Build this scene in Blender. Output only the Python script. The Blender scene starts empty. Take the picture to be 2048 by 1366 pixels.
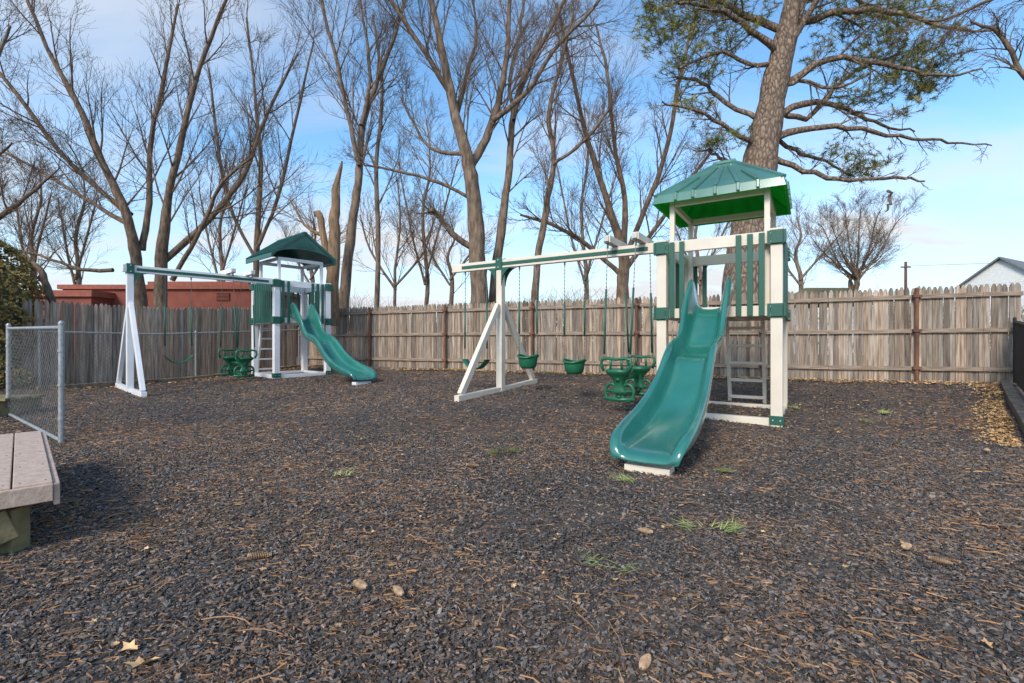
import bpy, math, random
import numpy as np
from mathutils import Vector, Matrix
R=math.radians
scene=bpy.context.scene
H=1.05; F=950.0

# ------------------------------------------------------------------ materials
def newmat(name):
    m=bpy.data.materials.new(name); m.use_nodes=True
    nt=m.node_tree; b=nt.nodes['Principled BSDF']; return m,nt,b
def mat(name,c1,c2=None,rough=.7,scale=6,stretch=(1,1,1),bump=0,bscale=None,coat=0,vcol=False,metal=0,detail=6,spec=None,lo=.35,hi=.65):
    m,nt,b=newmat(name); N=nt.nodes; L=nt.links
    if c2 is None: c2=tuple(x*.85 for x in c1)
    tc=N.new('ShaderNodeTexCoord'); mp=N.new('ShaderNodeMapping'); mp.inputs['Scale'].default_value=stretch
    L.new(tc.outputs['Object'],mp.inputs[0])
    nz=N.new('ShaderNodeTexNoise'); nz.inputs['Scale'].default_value=scale; nz.inputs['Detail'].default_value=detail
    L.new(mp.outputs[0],nz.inputs['Vector'])
    cr=N.new('ShaderNodeValToRGB'); cr.color_ramp.elements[0].position=lo; cr.color_ramp.elements[1].position=hi
    cr.color_ramp.elements[0].color=(*c2,1); cr.color_ramp.elements[1].color=(*c1,1)
    L.new(nz.outputs['Fac'],cr.inputs[0])
    out=cr.outputs[0]
    if vcol:
        at=N.new('ShaderNodeAttribute'); at.attribute_name='Col'
        mx=N.new('ShaderNodeMixRGB'); mx.blend_type='MULTIPLY'; mx.inputs[0].default_value=1
        L.new(out,mx.inputs[1]); L.new(at.outputs['Color'],mx.inputs[2]); out=mx.outputs[0]
    L.new(out,b.inputs['Base Color'])
    b.inputs['Roughness'].default_value=rough; b.inputs['Metallic'].default_value=metal
    if coat: b.inputs['Coat Weight'].default_value=coat; b.inputs['Coat Roughness'].default_value=.12
    if spec is not None: b.inputs['Specular IOR Level'].default_value=spec
    if bump:
        n2=N.new('ShaderNodeTexNoise'); n2.inputs['Scale'].default_value=bscale or scale*3; n2.inputs['Detail'].default_value=5
        L.new(mp.outputs[0],n2.inputs['Vector'])
        bp=N.new('ShaderNodeBump'); bp.inputs['Strength'].default_value=bump; bp.inputs['Distance'].default_value=.02
        L.new(n2.outputs['Fac'],bp.inputs['Height']); L.new(bp.outputs[0],b.inputs['Normal'])
    return m

M_cream=mat('almond_vinyl',(.80,.70,.57),(.72,.62,.50),rough=.42,scale=3)
M_white=mat('white_vinyl',(.84,.83,.83),(.76,.75,.75),rough=.42,scale=3)
M_green=mat('green_vinyl',(.018,.115,.078),(.012,.085,.057),rough=.5,scale=120,bump=.15,bscale=200)
M_dgreen=mat('green_plastic',(.018,.14,.07),(.012,.11,.05),rough=.35,scale=5)
M_slide=mat('slide_plastic',(.030,.195,.155),(.021,.148,.118),rough=.2,scale=2.2,coat=.8,bump=.05,bscale=4)
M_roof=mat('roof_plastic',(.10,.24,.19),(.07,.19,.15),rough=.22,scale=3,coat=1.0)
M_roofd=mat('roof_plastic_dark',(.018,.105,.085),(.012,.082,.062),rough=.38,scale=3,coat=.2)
M_bolt=mat('bolt',(.6,.58,.52),rough=.4,metal=.3)
M_chain=mat('chain_steel',(.25,.24,.23),(.12,.11,.1),rough=.45,metal=.7,scale=40)
M_galv=mat('galvanised_steel',(.42,.43,.43),(.28,.29,.29),rough=.5,metal=.4,scale=30)
M_wire=mat('galvanised_wire',(.26,.25,.23),(.14,.13,.12),rough=.6,metal=.3,scale=30)
M_black=mat('black_coated_steel',(.02,.02,.02),rough=.5)
M_rust=mat('rusty_post',(.22,.095,.055),(.10,.05,.033),rough=.8,scale=14,stretch=(1,1,.3),bump=.3)
M_picket=mat('weathered_pickets',(.56,.435,.335),(.23,.165,.12),rough=.9,scale=5,stretch=(7,7,.45),bump=.6,bscale=30,vcol=True,lo=.33,hi=.68,detail=9)
M_rail=mat('weathered_rails',(.40,.30,.225),(.21,.15,.11),rough=.9,scale=6,stretch=(.6,.6,6),bump=.4)
M_bark=mat('bark',(.25,.165,.108),(.095,.062,.042),rough=.95,scale=6,stretch=(2,2,.6),bump=1,bscale=16)
M_bark2=mat('grey_bark',(.28,.195,.135),(.105,.072,.05),rough=.95,scale=5,stretch=(2,2,.6),bump=1,bscale=14)
M_snag=mat('broken_wood',(.36,.215,.12),(.14,.095,.062),rough=.95,scale=5,stretch=(4,4,.4),bump=.8)
M_needle=mat('pine_needles',(.25,.25,.065),(.10,.125,.04),rough=.7,scale=1.5,vcol=True)
M_hedge=mat('hedge_leaves',(.33,.27,.085),(.13,.13,.04),rough=.75,scale=2.5,vcol=True)
M_deck=mat('composite_boards',(.60,.43,.33),(.47,.33,.25),rough=.75,scale=20,bump=.2,bscale=60)
M_timber=mat('treated_timber',(.26,.20,.10),(.12,.115,.055),rough=.9,scale=8,bump=.5)
M_edge=mat('edging_timber',(.24,.18,.13),(.10,.075,.055),rough=.9,scale=8,bump=.5)
M_redw=mat('red_painted_wall',(.27,.075,.048),(.20,.052,.035),rough=.85,scale=2)
M_redt=mat('red_trim',(.35,.10,.06),(.25,.075,.05),rough=.8)
M_siding=mat('white_siding',(.78,.78,.76),rough=.7)
M_shingle=mat('grey_shingles',(.22,.22,.23),(.14,.14,.15),rough=.9,scale=12)
M_glass=mat('window_glass',(.03,.035,.04),rough=.08)
M_bush=mat('distant_brush',(.26,.19,.13),(.14,.115,.075),rough=1,scale=1,vcol=True)
M_leaf=mat('dead_leaves',(.66,.42,.20),(.44,.25,.11),rough=.85,scale=15,vcol=True)
M_cone=mat('pine_cone',(.58,.40,.25),(.32,.19,.11),rough=.85,scale=60)
M_twig=mat('dry_needles',(.46,.25,.12),(.30,.15,.07),rough=.9,scale=3,vcol=True)
M_tuft=mat('green_needles',(.52,.54,.18),(.34,.40,.11),rough=.6,scale=9)
# furrowed pine bark
m,nt,b=newmat('pine_bark'); N=nt.nodes; L=nt.links
tc=N.new('ShaderNodeTexCoord'); mp=N.new('ShaderNodeMapping'); mp.inputs['Scale'].default_value=(1,1,.42); L.new(tc.outputs['Object'],mp.inputs[0])
n0=N.new('ShaderNodeTexNoise'); n0.inputs['Scale'].default_value=4; n0.inputs['Detail'].default_value=5; L.new(mp.outputs[0],n0.inputs['Vector'])
ma=N.new('ShaderNodeMixRGB'); ma.inputs[0].default_value=.16; L.new(mp.outputs[0],ma.inputs[1]); L.new(n0.outputs['Color'],ma.inputs[2])
vo=N.new('ShaderNodeTexVoronoi'); vo.feature='DISTANCE_TO_EDGE'; vo.inputs['Scale'].default_value=13; L.new(ma.outputs[0],vo.inputs['Vector'])
cr=N.new('ShaderNodeValToRGB'); cr.color_ramp.elements[0].color=(.11,.078,.058,1); cr.color_ramp.elements[1].position=.25; cr.color_ramp.elements[1].color=(.31,.225,.165,1); L.new(vo.outputs['Distance'],cr.inputs[0])
mu=N.new('ShaderNodeMixRGB'); mu.blend_type='MULTIPLY'; mu.inputs[0].default_value=.8
n5=N.new('ShaderNodeTexNoise'); n5.inputs['Scale'].default_value=22; n5.inputs['Detail'].default_value=6; L.new(mp.outputs[0],n5.inputs['Vector'])
cr3=N.new('ShaderNodeValToRGB'); cr3.color_ramp.elements[0].position=.3; cr3.color_ramp.elements[0].color=(.45,.42,.4,1); cr3.color_ramp.elements[1].position=.7; cr3.color_ramp.elements[1].color=(1.4,1.35,1.3,1); L.new(n5.outputs['Fac'],cr3.inputs[0])
L.new(cr.outputs[0],mu.inputs[1]); L.new(cr3.outputs[0],mu.inputs[2]); L.new(mu.outputs[0],b.inputs['Base Color']); b.inputs['Roughness'].default_value=.95
bp=N.new('ShaderNodeBump'); bp.inputs['Distance'].default_value=.04; L.new(vo.outputs['Distance'],bp.inputs['Height']); L.new(bp.outputs[0],b.inputs['Normal'])
M_pbark=m

m,nt,b=newmat('translucent_green_plastic'); b.inputs['Base Color'].default_value=(.02,.50,.06,1); b.inputs['Roughness'].default_value=.5
tr=nt.nodes.new('ShaderNodeBsdfTranslucent'); tr.inputs[0].default_value=(.05,.95,.14,1)
mx=nt.nodes.new('ShaderNodeMixShader'); mx.inputs[0].default_value=.65
nt.links.new(b.outputs[0],mx.inputs[1]); nt.links.new(tr.outputs[0],mx.inputs[2]); nt.links.new(mx.outputs[0],nt.nodes['Material Output'].inputs[0])
M_under=m
nt=M_roof.node_tree; b=nt.nodes['Principled BSDF']; tr=nt.nodes.new('ShaderNodeBsdfTranslucent'); tr.inputs[0].default_value=(.1,.95,.3,1)
mx=nt.nodes.new('ShaderNodeMixShader'); mx.inputs[0].default_value=.13
nt.links.new(b.outputs[0],mx.inputs[1]); nt.links.new(tr.outputs[0],mx.inputs[2]); nt.links.new(mx.outputs[0],nt.nodes['Material Output'].inputs[0])

# ------------------------------------------------------------------ mesh builder
class MB:
    def __init__(s): s.v=[]; s.f=[]; s.c=[]; s.smooth=False
    def add(s,vs,fs,col=(1,1,1)):
        o=len(s.v); s.v.extend([tuple(p) for p in vs]); s.f.extend([tuple(i+o for i in f) for f in fs]); s.c.extend([col]*len(fs))
    def box(s,c,size,rot=None,col=(1,1,1)):
        hx,hy,hz=[a/2 for a in size]; c=Vector(c)
        vs=[Vector((x,y,z)) for x in(-hx,hx) for y in(-hy,hy) for z in(-hz,hz)]
        if rot is not None: vs=[rot@v for v in vs]
        vs=[v+c for v in vs]
        s.add(vs,[(0,1,3,2),(4,6,7,5),(0,4,5,1),(2,3,7,6),(0,2,6,4),(1,5,7,3)],col)
    def beam(s,a,b,w,h,col=(1,1,1)):
        a=Vector(a);b=Vector(b);d=b-a; L=d.length
        y=d.normalized(); up=Vector((0,0,1)) if abs(y.z)<.98 else Vector((0,1,0))
        x=y.cross(up).normalized(); z=x.cross(y)
        s.box((a+b)/2,(w,L,h),Matrix((x,y,z)).transposed(),col)
    def tube(s,pts,rad,n=6,col=(1,1,1),cap=True):
        pts=[Vector(p) for p in pts]; N=len(pts)
        if not hasattr(rad,'__len__'): rad=[rad]*N
        o=len(s.v); ref=None
        for i,p in enumerate(pts):
            d=(pts[min(i+1,N-1)]-pts[max(i-1,0)])
            if d.length<1e-9: d=Vector((0,0,1))
            d.normalize()
            if ref is None: ref=d.orthogonal().normalized()
            else:
                ref=ref-d*ref.dot(d)
                ref=ref.normalized() if ref.length>1e-6 else d.orthogonal().normalized()
            q=d.cross(ref); r=rad[i]
            for k in range(n):
                a=2*math.pi*k/n; w=p+(ref*math.cos(a)+q*math.sin(a))*r
                s.v.append((w.x,w.y,w.z))
        for i in range(N-1):
            for k in range(n):
                k2=(k+1)%n
                s.f.append((o+i*n+k,o+i*n+k2,o+(i+1)*n+k2,o+(i+1)*n+k)); s.c.append(col)
        if cap and n>3:
            s.f.append(tuple(o+k for k in range(n-1,-1,-1))); s.c.append(col)
            s.f.append(tuple(o+(N-1)*n+k for k in range(n))); s.c.append(col)
    def loft(s,rings,cap=True,col=(1,1,1)):
        n=len(rings[0]); o=len(s.v)
        for r in rings: s.v.extend([tuple(p) for p in r])
        for i in range(len(rings)-1):
            for k in range(n):
                k2=(k+1)%n
                s.f.append((o+i*n+k,o+i*n+k2,o+(i+1)*n+k2,o+(i+1)*n+k)); s.c.append(col)
        if cap:
            s.f.append(tuple(o+k for k in range(n-1,-1,-1))); s.c.append(col)
            s.f.append(tuple(o+(len(rings)-1)*n+k for k in range(n))); s.c.append(col)
    def obj(s,name,material,parent=None,bevel=0,smooth=False,vcol=False,sub=0,loc=None):
        me=bpy.data.meshes.new(name); me.from_pydata(s.v,[],s.f); me.update()
        if vcol:
            ca=me.color_attributes.new('Col','FLOAT_COLOR','CORNER')
            lens=np.array([len(f) for f in s.f]); cc=np.repeat(np.array(s.c,dtype=np.float32),lens,axis=0)
            cc=np.concatenate([cc,np.ones((len(cc),1),np.float32)],1); ca.data.foreach_set('color',cc.ravel())
        if smooth: me.polygons.foreach_set('use_smooth',[True]*len(me.polygons))
        ob=bpy.data.objects.new(name,me); scene.collection.objects.link(ob)
        me.materials.append(material)
        if parent: ob.parent=parent
        if loc is not None: ob.location=loc
        if bevel:
            bv=ob.modifiers.new('b','BEVEL'); bv.width=bevel; bv.segments=2; bv.limit_method='ANGLE'
        if sub:
            ss=ob.modifiers.new('s','SUBSURF'); ss.levels=sub; ss.render_levels=sub
        return ob
def empty(name,loc=(0,0,0),rz=0):
    e=bpy.data.objects.new(name,None); scene.collection.objects.link(e); e.location=loc; e.rotation_euler=(0,0,rz); return e

# ------------------------------------------------------------------ terrain
GP=np.array([(3.27,5.8,.0),(4.05,6.9,.06),(2.06,6.56,.06),(-.93,6.72,.15),(-.3,7.8,.21),(.29,8.68,.27),(-5.7,11.5,.15),(-4.8,12.5,.17),
 (-7.5,9.4,.05),(-8.4,10.2,.07),(-6.7,8.64,.03),(-9.8,9.7,.12),(-6.7,15,.28),(-4.1,13.9,.28),(-1.8,12.9,.28),(.5,11.9,.28),(2.8,10.9,.28),(5.2,9.9,.28),(7.6,8.9,.28),(8.9,8.4,.28),
 (5.2,4.8,.0),(6.5,6.2,.1),(0,0,0),(-3,0,0),(3,0,0),(0,3,0),(3,3,0),(-3,3,0),(0,4.8,0),(-3,5,0),(-5,5,0),(-4,7.5,.03),(1.1,3.7,0),(7,3,0),(-7,4,0),
 (-12,18,.28),(0,20,.28),(12,14,.28),(-14,12,.2),(14,8,.28)],dtype=float)
def gv(x,y):
    x=np.asarray(x,float); y=np.asarray(y,float)
    num=np.zeros_like(x); den=np.zeros_like(x)
    for a,b_,c in GP:
        w=1/(((x-a)**2+(y-b_)**2)**1.5+.3); num+=w*c; den+=w
    return num/den
def g(x,y): return float(gv(np.array([x]),np.array([y]))[0])
def axis(a,b,step,far):
    core=list(np.arange(a,b+1e-6,step)); out=[];d=step;p=b
    while p<far: d*=1.4; p+=d; out.append(p)
    neg=[];d=step;p=a
    while p>-far: d*=1.4; p-=d; neg.append(p)
    return np.array(neg[::-1]+core+out)
xs=axis(-13,13,.2,900); ys=axis(-2,17,.2,900)
XX,YY=np.meshgrid(xs,ys); ZZ=gv(XX,YY)
rs=np.random.RandomState(3)
near=(np.abs(XX)<13)&(YY<17)&(YY>-2)
ZZ=ZZ+np.where(near,rs.uniform(-.008,.008,XX.shape),0)
nx=len(xs); ny=len(ys)
vs=np.stack([XX.ravel(),YY.ravel(),ZZ.ravel()],1)
idx=np.arange(nx*ny).reshape(ny,nx)
fs=np.stack([idx[:-1,:-1].ravel(),idx[:-1,1:].ravel(),idx[1:,1:].ravel(),idx[1:,:-1].ravel()],1)
def npmesh(name,vs,fs,material,cols=None,smooth=False):
    k=fs.shape[1]
    me=bpy.data.meshes.new(name); me.vertices.add(len(vs)); me.vertices.foreach_set('co',vs.astype(np.float32).ravel())
    me.loops.add(fs.size); me.loops.foreach_set('vertex_index',fs.astype(np.int32).ravel())
    me.polygons.add(len(fs)); me.polygons.foreach_set('loop_start',np.arange(0,fs.size,k,dtype=np.int32)); 
    me.update(calc_edges=True); me.validate()
    if smooth: me.polygons.foreach_set('use_smooth',np.ones(len(fs),bool))
    else: me.polygons.foreach_set('use_smooth',np.zeros(len(fs),bool))
    if cols is not None:
        ca=me.color_attributes.new('Col','FLOAT_COLOR','POINT')
        cc=np.concatenate([cols,np.ones((len(cols),1))],1).astype(np.float32); ca.data.foreach_set('color',cc.ravel())
    me.materials.append(material); ob=bpy.data.objects.new(name,me); scene.collection.objects.link(ob); return ob
m,nt,b=newmat('rubber_mulch_ground'); N=nt.nodes; L=nt.links
tc=N.new('ShaderNodeTexCoord')
vo=N.new('ShaderNodeTexVoronoi'); vo.inputs['Scale'].default_value=60; L.new(tc.outputs['Object'],vo.inputs['Vector'])
cr=N.new('ShaderNodeValToRGB'); e=cr.color_ramp.elements; e[0].color=(.025,.019,.016,1); e[1].position=1; e[1].color=(.15,.11,.085,1)
e2=cr.color_ramp.elements.new(.6); e2.color=(.065,.050,.041,1)
sp=N.new('ShaderNodeSeparateColor'); L.new(vo.outputs['Color'],sp.inputs[0]); L.new(sp.outputs[0],cr.inputs[0])
nz=N.new('ShaderNodeTexNoise'); nz.inputs['Scale'].default_value=.9; nz.inputs['Detail'].default_value=8; nz.inputs['Roughness'].default_value=.7; L.new(tc.outputs['Object'],nz.inputs['Vector'])
cr2=N.new('ShaderNodeValToRGB'); cr2.color_ramp.elements[0].position=.42; cr2.color_ramp.elements[1].position=.72
L.new(nz.outputs['Fac'],cr2.inputs[0])
n3=N.new('ShaderNodeTexNoise'); n3.inputs['Scale'].default_value=60; L.new(tc.outputs['Object'],n3.inputs['Vector'])
mm=N.new('ShaderNodeMath'); mm.operation='MULTIPLY'; L.new(cr2.outputs[0],mm.inputs[0]); L.new(n3.outputs['Fac'],mm.inputs[1])
mx=N.new('ShaderNodeMixRGB'); mx.inputs[2].default_value=(.26,.15,.085,1); L.new(mm.outputs[0],mx.inputs[0]); L.new(cr.outputs[0],mx.inputs[1])
sx=N.new('ShaderNodeSeparateXYZ'); L.new(tc.outputs['Object'],sx.inputs[0])
a1=N.new('ShaderNodeMath'); a1.operation='MULTIPLY_ADD'; a1.inputs[1].default_value=.425; L.new(sx.outputs[0],a1.inputs[0]); L.new(sx.outputs[1],a1.inputs[2])
a2=N.new('ShaderNodeMath'); a2.operation='GREATER_THAN'; a2.inputs[1].default_value=12.2; L.new(a1.outputs[0],a2.inputs[0])
mg=N.new('ShaderNodeMixRGB'); mg.inputs[2].default_value=(.15,.13,.07,1); L.new(a2.outputs[0],mg.inputs[0]); L.new(mx.outputs[0],mg.inputs[1])
L.new(mg.outputs[0],b.inputs['Base Color']); b.inputs['Roughness'].default_value=.8
bp=N.new('ShaderNodeBump'); bp.inputs['Strength'].default_value=.9; bp.inputs['Distance'].default_value=.012
L.new(sp.outputs[1],bp.inputs['Height']); L.new(bp.outputs[0],b.inputs['Normal'])
npmesh('ground',vs,fs,m,smooth=True)

def inside(x,y):
    ok=(y+.425*x<12.05)&(x>-15.55+.596*y)
    ok&=(y>(x-5.25)*1.04+4.75)|(x<5.2)
    return ok
def scatter_pos(rs,n,y0,y1,pw=1.0):
    y=np.sqrt(rs.uniform(y0**2,y1**2,n)); x=rs.uniform(-1,1,n)*(1.18*y+.5)
    k=inside(x,y); return x[k],y[k]
def patch(x,y):
    # where dry needles have collected among the chips
    return .5+.28*np.sin(x*1.25+.8*np.sin(y*1.1)+.7)*np.sin(y*1.5+.6*np.sin(x*.9))+.22*np.sin(2.9*x+1.7*y+1.3*np.sin(y*2.3))*np.sin(3.3*y-.9*x)+.16*(x<-.3)
def chips(name,n,y0,y1,smin,smax,seed,material):
    rs=np.random.RandomState(seed); x,y=scatter_pos(rs,n,y0,y1); n=len(x)
    ln=smin+(smax-smin)*rs.rand(n)**1.6; wd=ln*rs.uniform(.28,.75,n); th=ln*rs.uniform(.10,.28,n)
    base=np.array([[-.5,-.5],[.5,-.35],[.42,.5],[-.35,.45]])
    c=base[None]+rs.uniform(-.2,.2,(n,4,2)); c[:,:,0]*=ln[:,None]; c[:,:,1]*=wd[:,None]
    top=np.concatenate([c*.82,np.repeat((th/2)[:,None,None],4,1)],2); bot=np.concatenate([c,np.repeat((-th/2)[:,None,None],4,1)],2)
    P=np.concatenate([bot,top],1)
    a=rs.uniform(0,6.283,n); t=rs.normal(0,.36,n); u=rs.normal(0,.36,n)
    X,Y,Z=P[...,0],P[...,1],P[...,2]
    ct,st=np.cos(t)[:,None],np.sin(t)[:,None]; Y,Z=Y*ct-Z*st,Y*st+Z*ct
    cu,su=np.cos(u)[:,None],np.sin(u)[:,None]; X,Z=X*cu+Z*su,-X*su+Z*cu
    ca,sa=np.cos(a)[:,None],np.sin(a)[:,None]; X,Y=X*ca-Y*sa,X*sa+Y*ca
    gz=gv(x,y)+rs.uniform(.0,.014,n)
    V=np.stack([X+x[:,None],Y+y[:,None],Z+gz[:,None]],2).reshape(-1,3)
    f=np.array([[4,5,6,7],[0,1,5,4],[1,2,6,5],[2,3,7,6],[3,0,4,7]])
    Fc=(f[None]+(np.arange(n)*8)[:,None,None]).reshape(-1,4)
    pt=patch(x,y)
    v=rs.lognormal(0,.55,n)*(.062+.022*pt); v=np.clip(v,.016,.28)
    col=np.stack([v*1.16,v*.97,v*.86],1)
    br=rs.rand(n)<.07+.30*np.clip(pt-.2,0,1)
    col[br]=np.stack([rs.uniform(.14,.34,n)]*3,1)[br]*np.array([1,.64,.42])
    return npmesh(name,V,Fc,material,np.repeat(col,8,axis=0))
m,nt,b=newmat('rubber_chip'); at=nt.nodes.new('ShaderNodeAttribute'); at.attribute_name='Col'
nt.links.new(at.outputs['Color'],b.inputs['Base Color']); b.inputs['Roughness'].default_value=.62
M_chip=m
root=empty('rubber_mulch')
for o in (chips('chips_near',95000,1.0,2.6,.006,.026,1,M_chip),chips('chips_mid',125000,2.6,5.2,.009,.030,2,M_chip),chips('chips_far',90000,5.2,12.5,.016,.038,4,M_chip)): o.parent=root
def needles(name,n,y0,y1,l0,l1,w,seed,material):
    rs=np.random.RandomState(seed); x,y=scatter_pos(rs,n,y0,y1); n=len(x)
    k=rs.rand(n)<.15+1.1*np.clip(patch(x,y)-.25,0,1); x=x[k];y=y[k];n=len(x)
    a=rs.uniform(0,6.283,n); l=rs.uniform(l0,l1,n); bend=rs.uniform(-.5,.5,n)
    z=gv(x,y)+rs.uniform(.006,.022,n)
    pts=[]
    for i,t in enumerate((-.5,0,.5)):
        ang=a+bend*t
        px=x+np.cos(ang)*l*t; py=y+np.sin(ang)*l*t
        for sgn in(-1,1):
            pts.append(np.stack([px-np.sin(ang)*w*sgn,py+np.cos(ang)*w*sgn,z+rs.uniform(-.004,.004,n)],1))
    V=np.stack(pts,1).reshape(-1,3)
    f=np.array([[0,2,3,1],[2,4,5,3]]); Fc=(f[None]+(np.arange(n)*6)[:,None,None]).reshape(-1,4)
    c=rs.uniform(.4,1.4,n)[:,None]*np.array([1,1,1])
    return npmesh(name,V,Fc,material,np.repeat(c,6,axis=0))
root=empty('fallen_pine_needles')
needles('needles_near',16000,1.0,2.8,.02,.07,.0006,5,M_twig).parent=root
needles('needles_mid',26000,2.8,6,.03,.09,.0009,6,M_twig).parent=root
needles('needles_far',24000,6,12,.05,.12,.0018,7,M_twig).parent=root
rd=random.Random(5)
mb=MB()
for i in range(120):
    y=1.3+rd.random()**1.3*7; x=rd.uniform(-1.1,1.1)*y; 
    if y+.425*x>11.5: continue
    a=rd.uniform(0,6.28); l=rd.uniform(.06,.24); z=g(x,y)+.018; p=[]
    for k in range(5):
        p.append((x,y,z+rd.uniform(0,.012))); a+=rd.uniform(-.5,.5); x+=math.cos(a)*l/4; y+=math.sin(a)*l/4
    mb.tube(p,[rd.uniform(.001,.0022)]*5,4,(rd.uniform(.7,1.9),)*3)
mb.obj('fallen_twigs',M_twig,vcol=True)

def leaf(mb,x,y,z,s,rd):
    a=rd.uniform(0,6.28); rot=Matrix.Rotation(a,3,'Z')@Matrix.Rotation(rd.uniform(-.5,.5),3,'X')
    pr=[(-.5,0,.08),(-.32,.12,.1),(-.2,.3,.2),(-.02,.16,.06),(.15,.25,.02),(.25,.1,.08),(.5,0,.18),(.2,-.1,.1),(.15,-.27,.2),(-.05,-.14,.05),(-.2,-.28,.0),(-.32,-.1,.12)]
    c=rd.uniform(.6,1.4); n=len(pr)
    mb.add([rot@Vector(p)*s+Vector((x,y,z)) for p in pr]+[Vector((x,y,z))],[(n,i,(i+1)%n) for i in range(n)],(c,c,c))
mb=MB()
for i in range(2600):
    x=rd.uniform(-6.5,8.8); off=abs(rd.gauss(0,.25))+.05
    leaf(mb,x,12.14-.425*x-off,g(x,12.0-.425*x)+.02+rd.random()*.03,rd.uniform(.05,.10),rd)
for i in range(1400):
    t=rd.random(); off=abs(rd.gauss(0,.5))+.05; x=-6.68-3.1*t+off*.86; y=15-5.25*t-off*.5
    leaf(mb,x,y,g(x,y)+.02,rd.uniform(.05,.10),rd)
for i in range(1100):
    t=rd.random(); off=abs(rd.gauss(0,.15))+.08; x=8.55-3.6*t-off*.7; y=8.25-3.75*t+off*.7
    leaf(mb,x,y,g(x,y)+.02,rd.uniform(.03,.08),rd)
for i in range(700):
    x=rd.gauss(3.4,1.4); y=rd.gauss(7.6,.9)
    if y+.425*x<11.8: leaf(mb,x,y,g(x,y)+.02,rd.uniform(.02,.055),rd)
for i in range(520):
    y=1.6+rd.random()*8; x=rd.uniform(-1.0,1.0)*y
    if y+.425*x<11.7: leaf(mb,x,y,g(x,y)+.02,rd.uniform(.012,.04),rd)
for (x,y,s) in [(-1.17,1.50,.10),(-1.27,1.58,.08),(1.6,1.6,.06)]: leaf(mb,x,y,.03,s,rd)
mb.obj('fallen_leaves',M_leaf,vcol=True)

def cone(loc,s,a):
    mb=MB(); n=9
    for i in range(14):
        t=i/13; r=s*(.10+.22*math.sin(math.pi*min(1,t*.85+.12)))
        for k in range(n):
            an=k*6.283/n+i*.7
            d=Vector((0,math.cos(an),math.sin(an))); q=Vector((s*(t-.5)*1.6,0,0)); sd=d.cross(Vector((1,0,0)))*r*.36
            mb.add([q+d*r*.3+sd,q+d*r*.3-sd,q+d*r-sd*.8+Vector((s*.12,0,0)),q+d*r+sd*.8+Vector((s*.12,0,0))],[(0,1,2,3)])
    o=mb.obj('pine_cone',M_cone,loc=loc); o.rotation_euler=(0,.1,a)
for (x,y,s,a) in [(-.63,1.98,.055,2.4),(-.46,1.93,.05,2.2),(-1.2,2.25,.06,.3),(.72,2.55,.05,2.4),(1.98,2.2,.05,-.6),(1.95,2.35,.05,.5),(.42,1.5,.05,1),(4.4,4.4,.06,1),(-.33,3.9,.06,0)]:
    cone((x,y,g(x,y)+.03),s,a)
mb=MB()
for (x,y,n) in [(-.15,4.35,120),(.0,4.45,110),(.85,3.5,70),(.98,2.62,40),(1.16,2.58,50),(.40,2.2,22),(.50,2.13,22),(5.0,6.4,110),(4.4,5.9,80),(1.65,3.75,50),(-1.3,3.6,30),(4.1,6.9,60),(6.1,7.0,60)]:
    ax=rd.uniform(0,6.28)
    for k in range(n):
        px=x+rd.gauss(0,.035);py=y+rd.gauss(0,.035); a=ax+rd.gauss(0,.6); l=rd.uniform(.04,.10); z=g(x,y)+.02+rd.random()*.02
        q=Vector((math.cos(a)*l,math.sin(a)*l,rd.uniform(0,.04))); s=Vector((-math.sin(a),math.cos(a),0))*.0028; p=Vector((px,py,z))
        mb.add([p-s,p+s,p+q],[(0,1,2)])
mb.obj('green_needle_sprigs',M_tuft)

# ------------------------------------------------------------------ playsets
def slide_mesh(par,z0,lean=0):
    P=[(-.10,1.47),(0.02,1.47),(.14,1.44),(.28,1.32),(.44,1.15),(.60,1.00),(.76,.925),(.94,.905),(1.12,.86),(1.30,.73),(1.50,.55),(1.74,.41),(1.98,.31),(2.22,.24),(2.44,.20),(2.62,.18),(2.78,.172),(2.86,.16),(2.90,.13),(2.91,.10)]
    W=[.80,.80,.81,.81,.80,.80,.80,.80,.81,.82,.85,.90,.94,.98,1.01,1.01,.98,.92,.86,.81]
    Hh=[2.2,2.8,2.6,1.8,1.35,1.25,1.2,1.2,1.2,1.2,1.25,1.25,1.25,1.2,1.15,1.0,.8,.5,.28,.1]
    sec=[(-.270,.0),(-.305,.05),(-.322,.105),(-.310,.145),(-.280,.154),(-.250,.136),(-.230,.085),(-.207,.035),(-.165,.006),(-.08,0),(0,-.004)]
    sec=sec+[(-a,b_) for a,b_ in sec[-2::-1]]
    vs=[];n=len(sec)
    for i,(s,z) in enumerate(P):
        a=P[max(0,i-1)]; c=P[min(len(P)-1,i+1)]; tx,tz=c[0]-a[0],c[1]-a[1]; l=math.hypot(tx,tz); nx_,nz_=-tz/l,tx/l
        if i<3: nx_,nz_=.0,1
        if i>len(P)-4: nx_,nz_=.15,.98
        for (w,h) in sec:
            h2=h*Hh[i] if h>0 else h
            vs.append((w*W[i]*1.0, -(s+nx_*h2), z+nz_*h2-z0))
    fs=[(i*n+k,i*n+k+1,(i+1)*n+k+1,(i+1)*n+k) for i in range(len(P)-1) for k in range(n-1)]
    mb=MB(); mb.add(vs,fs); o=mb.obj('slide',M_slide,par,smooth=True)
    so=o.modifiers.new('so','SOLIDIFY'); so.thickness=.016; so.offset=0
    ss=o.modifiers.new('s','SUBSURF'); ss.levels=2; ss.render_levels=2
    return o

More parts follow.
